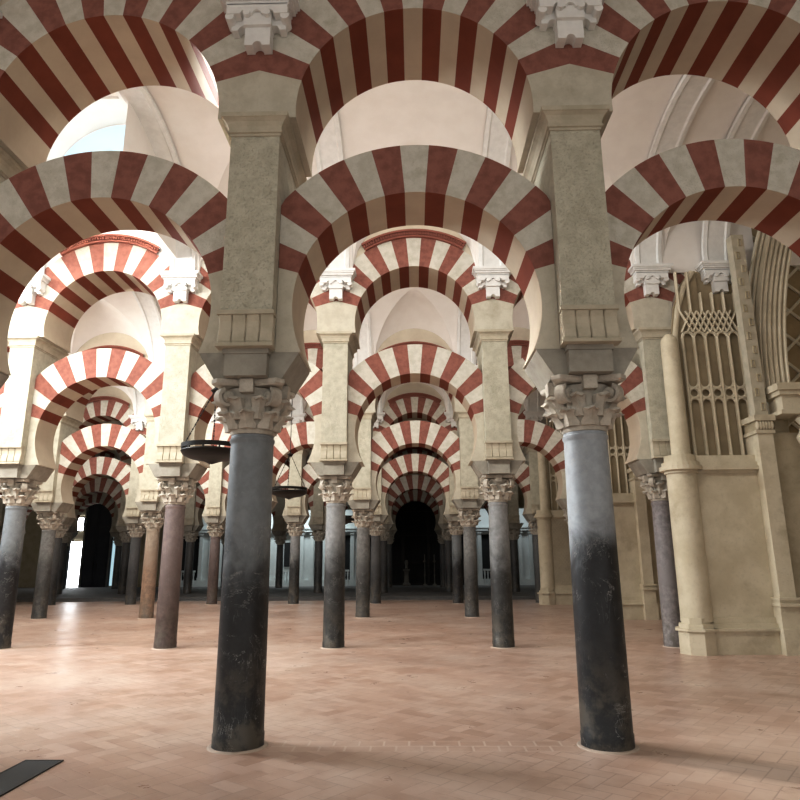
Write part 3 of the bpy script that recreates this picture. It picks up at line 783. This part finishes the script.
for i in range(-12, 10):
    for sg in (-1, 1):
        pv = None
        for k in range(17):
            w = k / 16; u = i * .22 + (w * 2.2 if sg > 0 else 2.2 - w * 2.2)
            p = G(u, w) if 0 <= u <= 1 else None
            if p and pv: mb.bar((pv[0], pv[1] - .03, pv[2]), (p[0], p[1] - .03, p[2]), .03, M['ash'], .03, 6)
            pv = p
link('net_rib', mb.mesh('net_rib', False), t)

# ------------------------------------------------------------------ hanging lamps and floor grate
def lamp(x, y, z, label, knob=.92):
    t = thing('hanging_lamp', label, 'lamp', (x, y, z), group='iron lamps hanging in the naves'); m = M['iron']
    mb = MB(); mb.lathe([(.40, .06), (.425, .06), (.43, .12), (.40, .125)], m, 36, cap=False); mb.lathe([(.40, .125), (.40, .06)], m, 36, cap=False)
    link('upper_ring', mb.mesh('upper_ring'), t)
    mb = MB()
    mb.lathe([(.005, -.155), (.05, -.14), (.12, -.11), (.30, -.075), (.40, -.03), (.43, .02), (.425, .035), (.40, .03), (.30, -.03), (.1, -.05), (.005, -.055)], m, 36, cap=False); link('dish', mb.mesh('dish'), t)
    for q in range(12):
        a = q * PI / 6; mb = MB(); mb.bar((.415 * cos(a), .415 * sin(a), .02), (.415 * cos(a), .415 * sin(a), .07), .012, m, n=6); link('strut', mb.mesh('strut'), t)
    mb = MB(); mb.lathe([(.004, knob - .05), (.05, knob - .03), (.075, knob), (.05, knob + .02), (.015, knob + .05), (.01, knob + .12)], m, 16); link('knob', mb.mesh('knob'), t)
    for q in range(3):
        a = q * 2 * PI / 3 - .25; mb = MB(); p0, p1 = Vector((.41 * cos(a), .41 * sin(a), .12)), Vector((.03 * cos(a), .03 * sin(a), knob - .03))
        for j in range(22):
            mb.bar(p0.lerp(p1, j / 22), p0.lerp(p1, (j + .8) / 22), .011 if j % 2 else .007, m, n=5)
        link('chain', mb.mesh('chain', False), t)
    mb = MB(); mb.bar((0, 0, knob + .1), (0, 0, 8.93 - z), .009, m, n=6); link('suspension_rod', mb.mesh('suspension_rod'), t)
lamp(-2.90, 3.22, 2.985, 'black iron dish lamp on chains beside the nearest black column')
lamp(-3.02, 9.7, 3.08, 'black iron dish lamp hanging one nave behind the first lamp')
lamp(-2.35, 16.0, 2.82, 'farthest iron dish lamp, half hidden behind a pale grey column')
t = thing('floor_grate', 'dark metal grate set flush in the terracotta floor', 'floor grate', (-2.92, -.42, 0))
mb = MB(); mb.box(-.135, .135, -1.9, -.015, .001, .007, M['grate']); link('mesh_plate', mb.mesh('mesh_plate'), t)
mb = MB()
for a, b, c, d in ((-.15, -.136, -1.9, 0), (.136, .15, -1.9, 0), (-.135, .135, -.014, 0)): mb.box(a, b, c, d, .001, .009, M['iron'])
link('frame', mb.mesh('frame', False), t)

# ------------------------------------------------------------------ camera
f_, pitch, yaw, roll = 659.2561, .2403, .0212, -.006
cp, sp_, cy, sy = cos(pitch), sin(pitch), cos(yaw), sin(yaw)
fw = Vector((-sy * cp, cy * cp, sp_)); rt = Vector((cy, sy, 0)); up = rt.cross(fw)
r2 = rt * cos(roll) + up * sin(roll); u2 = up * cos(roll) - rt * sin(roll)
cam = bpy.data.cameras.new('camera'); co = bpy.data.objects.new('camera', cam); C.objects.link(co)
cam.sensor_width = 36; cam.lens = f_ / 800 * 36; cam.clip_end = 200; cam.clip_start = .05
mat = Matrix((r2, u2, -fw)).transposed().to_4x4(); mat.translation = Vector((-.036, -5.9732, 1.4822)); co.matrix_world = mat
bpy.context.scene.camera = co

# ------------------------------------------------------------------ light
def area(name, loc, target, sx, sy_, e, col, spread=180):
    l = bpy.data.lights.new(name, 'AREA'); l.shape = 'RECTANGLE'; l.size = sx; l.size_y = sy_; l.energy = e; l.color = col; l.spread = math.radians(spread)
    o = bpy.data.objects.new(name, l); C.objects.link(o); o.location = loc
    o.rotation_euler = (Vector(target) - Vector(loc)).to_track_quat('-Z', 'Y').to_euler(); return o
WARM, COOL, NEU = (1, .95, .86), (.86, .94, 1), (1, .98, .94)
area('nave_fill_light', (-8.0, 1.1, 7.4), (-6, 6.2, 4.0), 5, .8, 310, NEU, 120)  # unseen lamps placed high in the naves to brighten arcades and vaults
area('nave_fill_light', (0, 1.0, 7.6), (0, 6.4, 3.0), 6, .7, 170, NEU, 180)
area('nave_fill_light', (-7.5, 7.6, 7.4), (-5.5, 13, 3.8), 6, .8, 270, NEU, 120)
area('nave_fill_light', (0, 7.6, 7.6), (0, 13, 3.0), 6, .7, 150, NEU, 170)
area('nave_fill_light', (-8, 14.2, 7.4), (-6, 19, 3.8), 8, .8, 230, NEU, 120)
area('nave_fill_light', (0, 14.2, 7.6), (0, 19, 3.0), 6, .7, 60, WARM, 120)
area('left_side_light', (-12.5, 4.0, 7.2), (0, 1.4, 2.4), 3, 2, 760, COOL, 130)  # unseen lamps inside the naves giving light from the left, no window modelled
area('left_side_light', (-14.5, 10.2, 7.0), (0, 8.8, 2.4), 3, 2, 210, NEU, 130)
area('left_side_light', (-17, 16.5, 6.8), (0, 15.5, 2.4), 3, 2, 210, NEU, 130)
area('chapel_light', (-8, 32.6, 5.2), (-8, 34, 1.5), 8, .5, 130, (.86, .97, 1), 120)
area('chapel_light', (5, 32.6, 5.2), (5, 34, 1.5), 4, .5, 30, (.85, .95, 1), 120)
area('haunch_beam_light', (-6.0, 5.3, 8.6), (1.3, -.1, 4.9), 1.6, .9, 430, NEU, 42)  # narrow lamp added to brighten the central arch's right haunch
area('dormer_light', (-6, 5.6, 9.9), (-5.6, 3, 6), 1.4, .8, 75, COOL, 150)
w = bpy.data.worlds.new('world'); bpy.context.scene.world = w; w.use_nodes = True
bg = w.node_tree.nodes['Background']; bg.inputs[0].default_value = (1, 1, .96, 1); bg.inputs[1].default_value = .8
vs = bpy.context.scene.view_settings; vs.view_transform = 'Standard'; vs.look = 'None'; vs.exposure = .15
vs.use_curve_mapping = True
cv = vs.curve_mapping.curves[3]
for p in ((.14, .115), (.5, .505), (.8, .835)): cv.points.new(*p)
vs.curve_mapping.update()
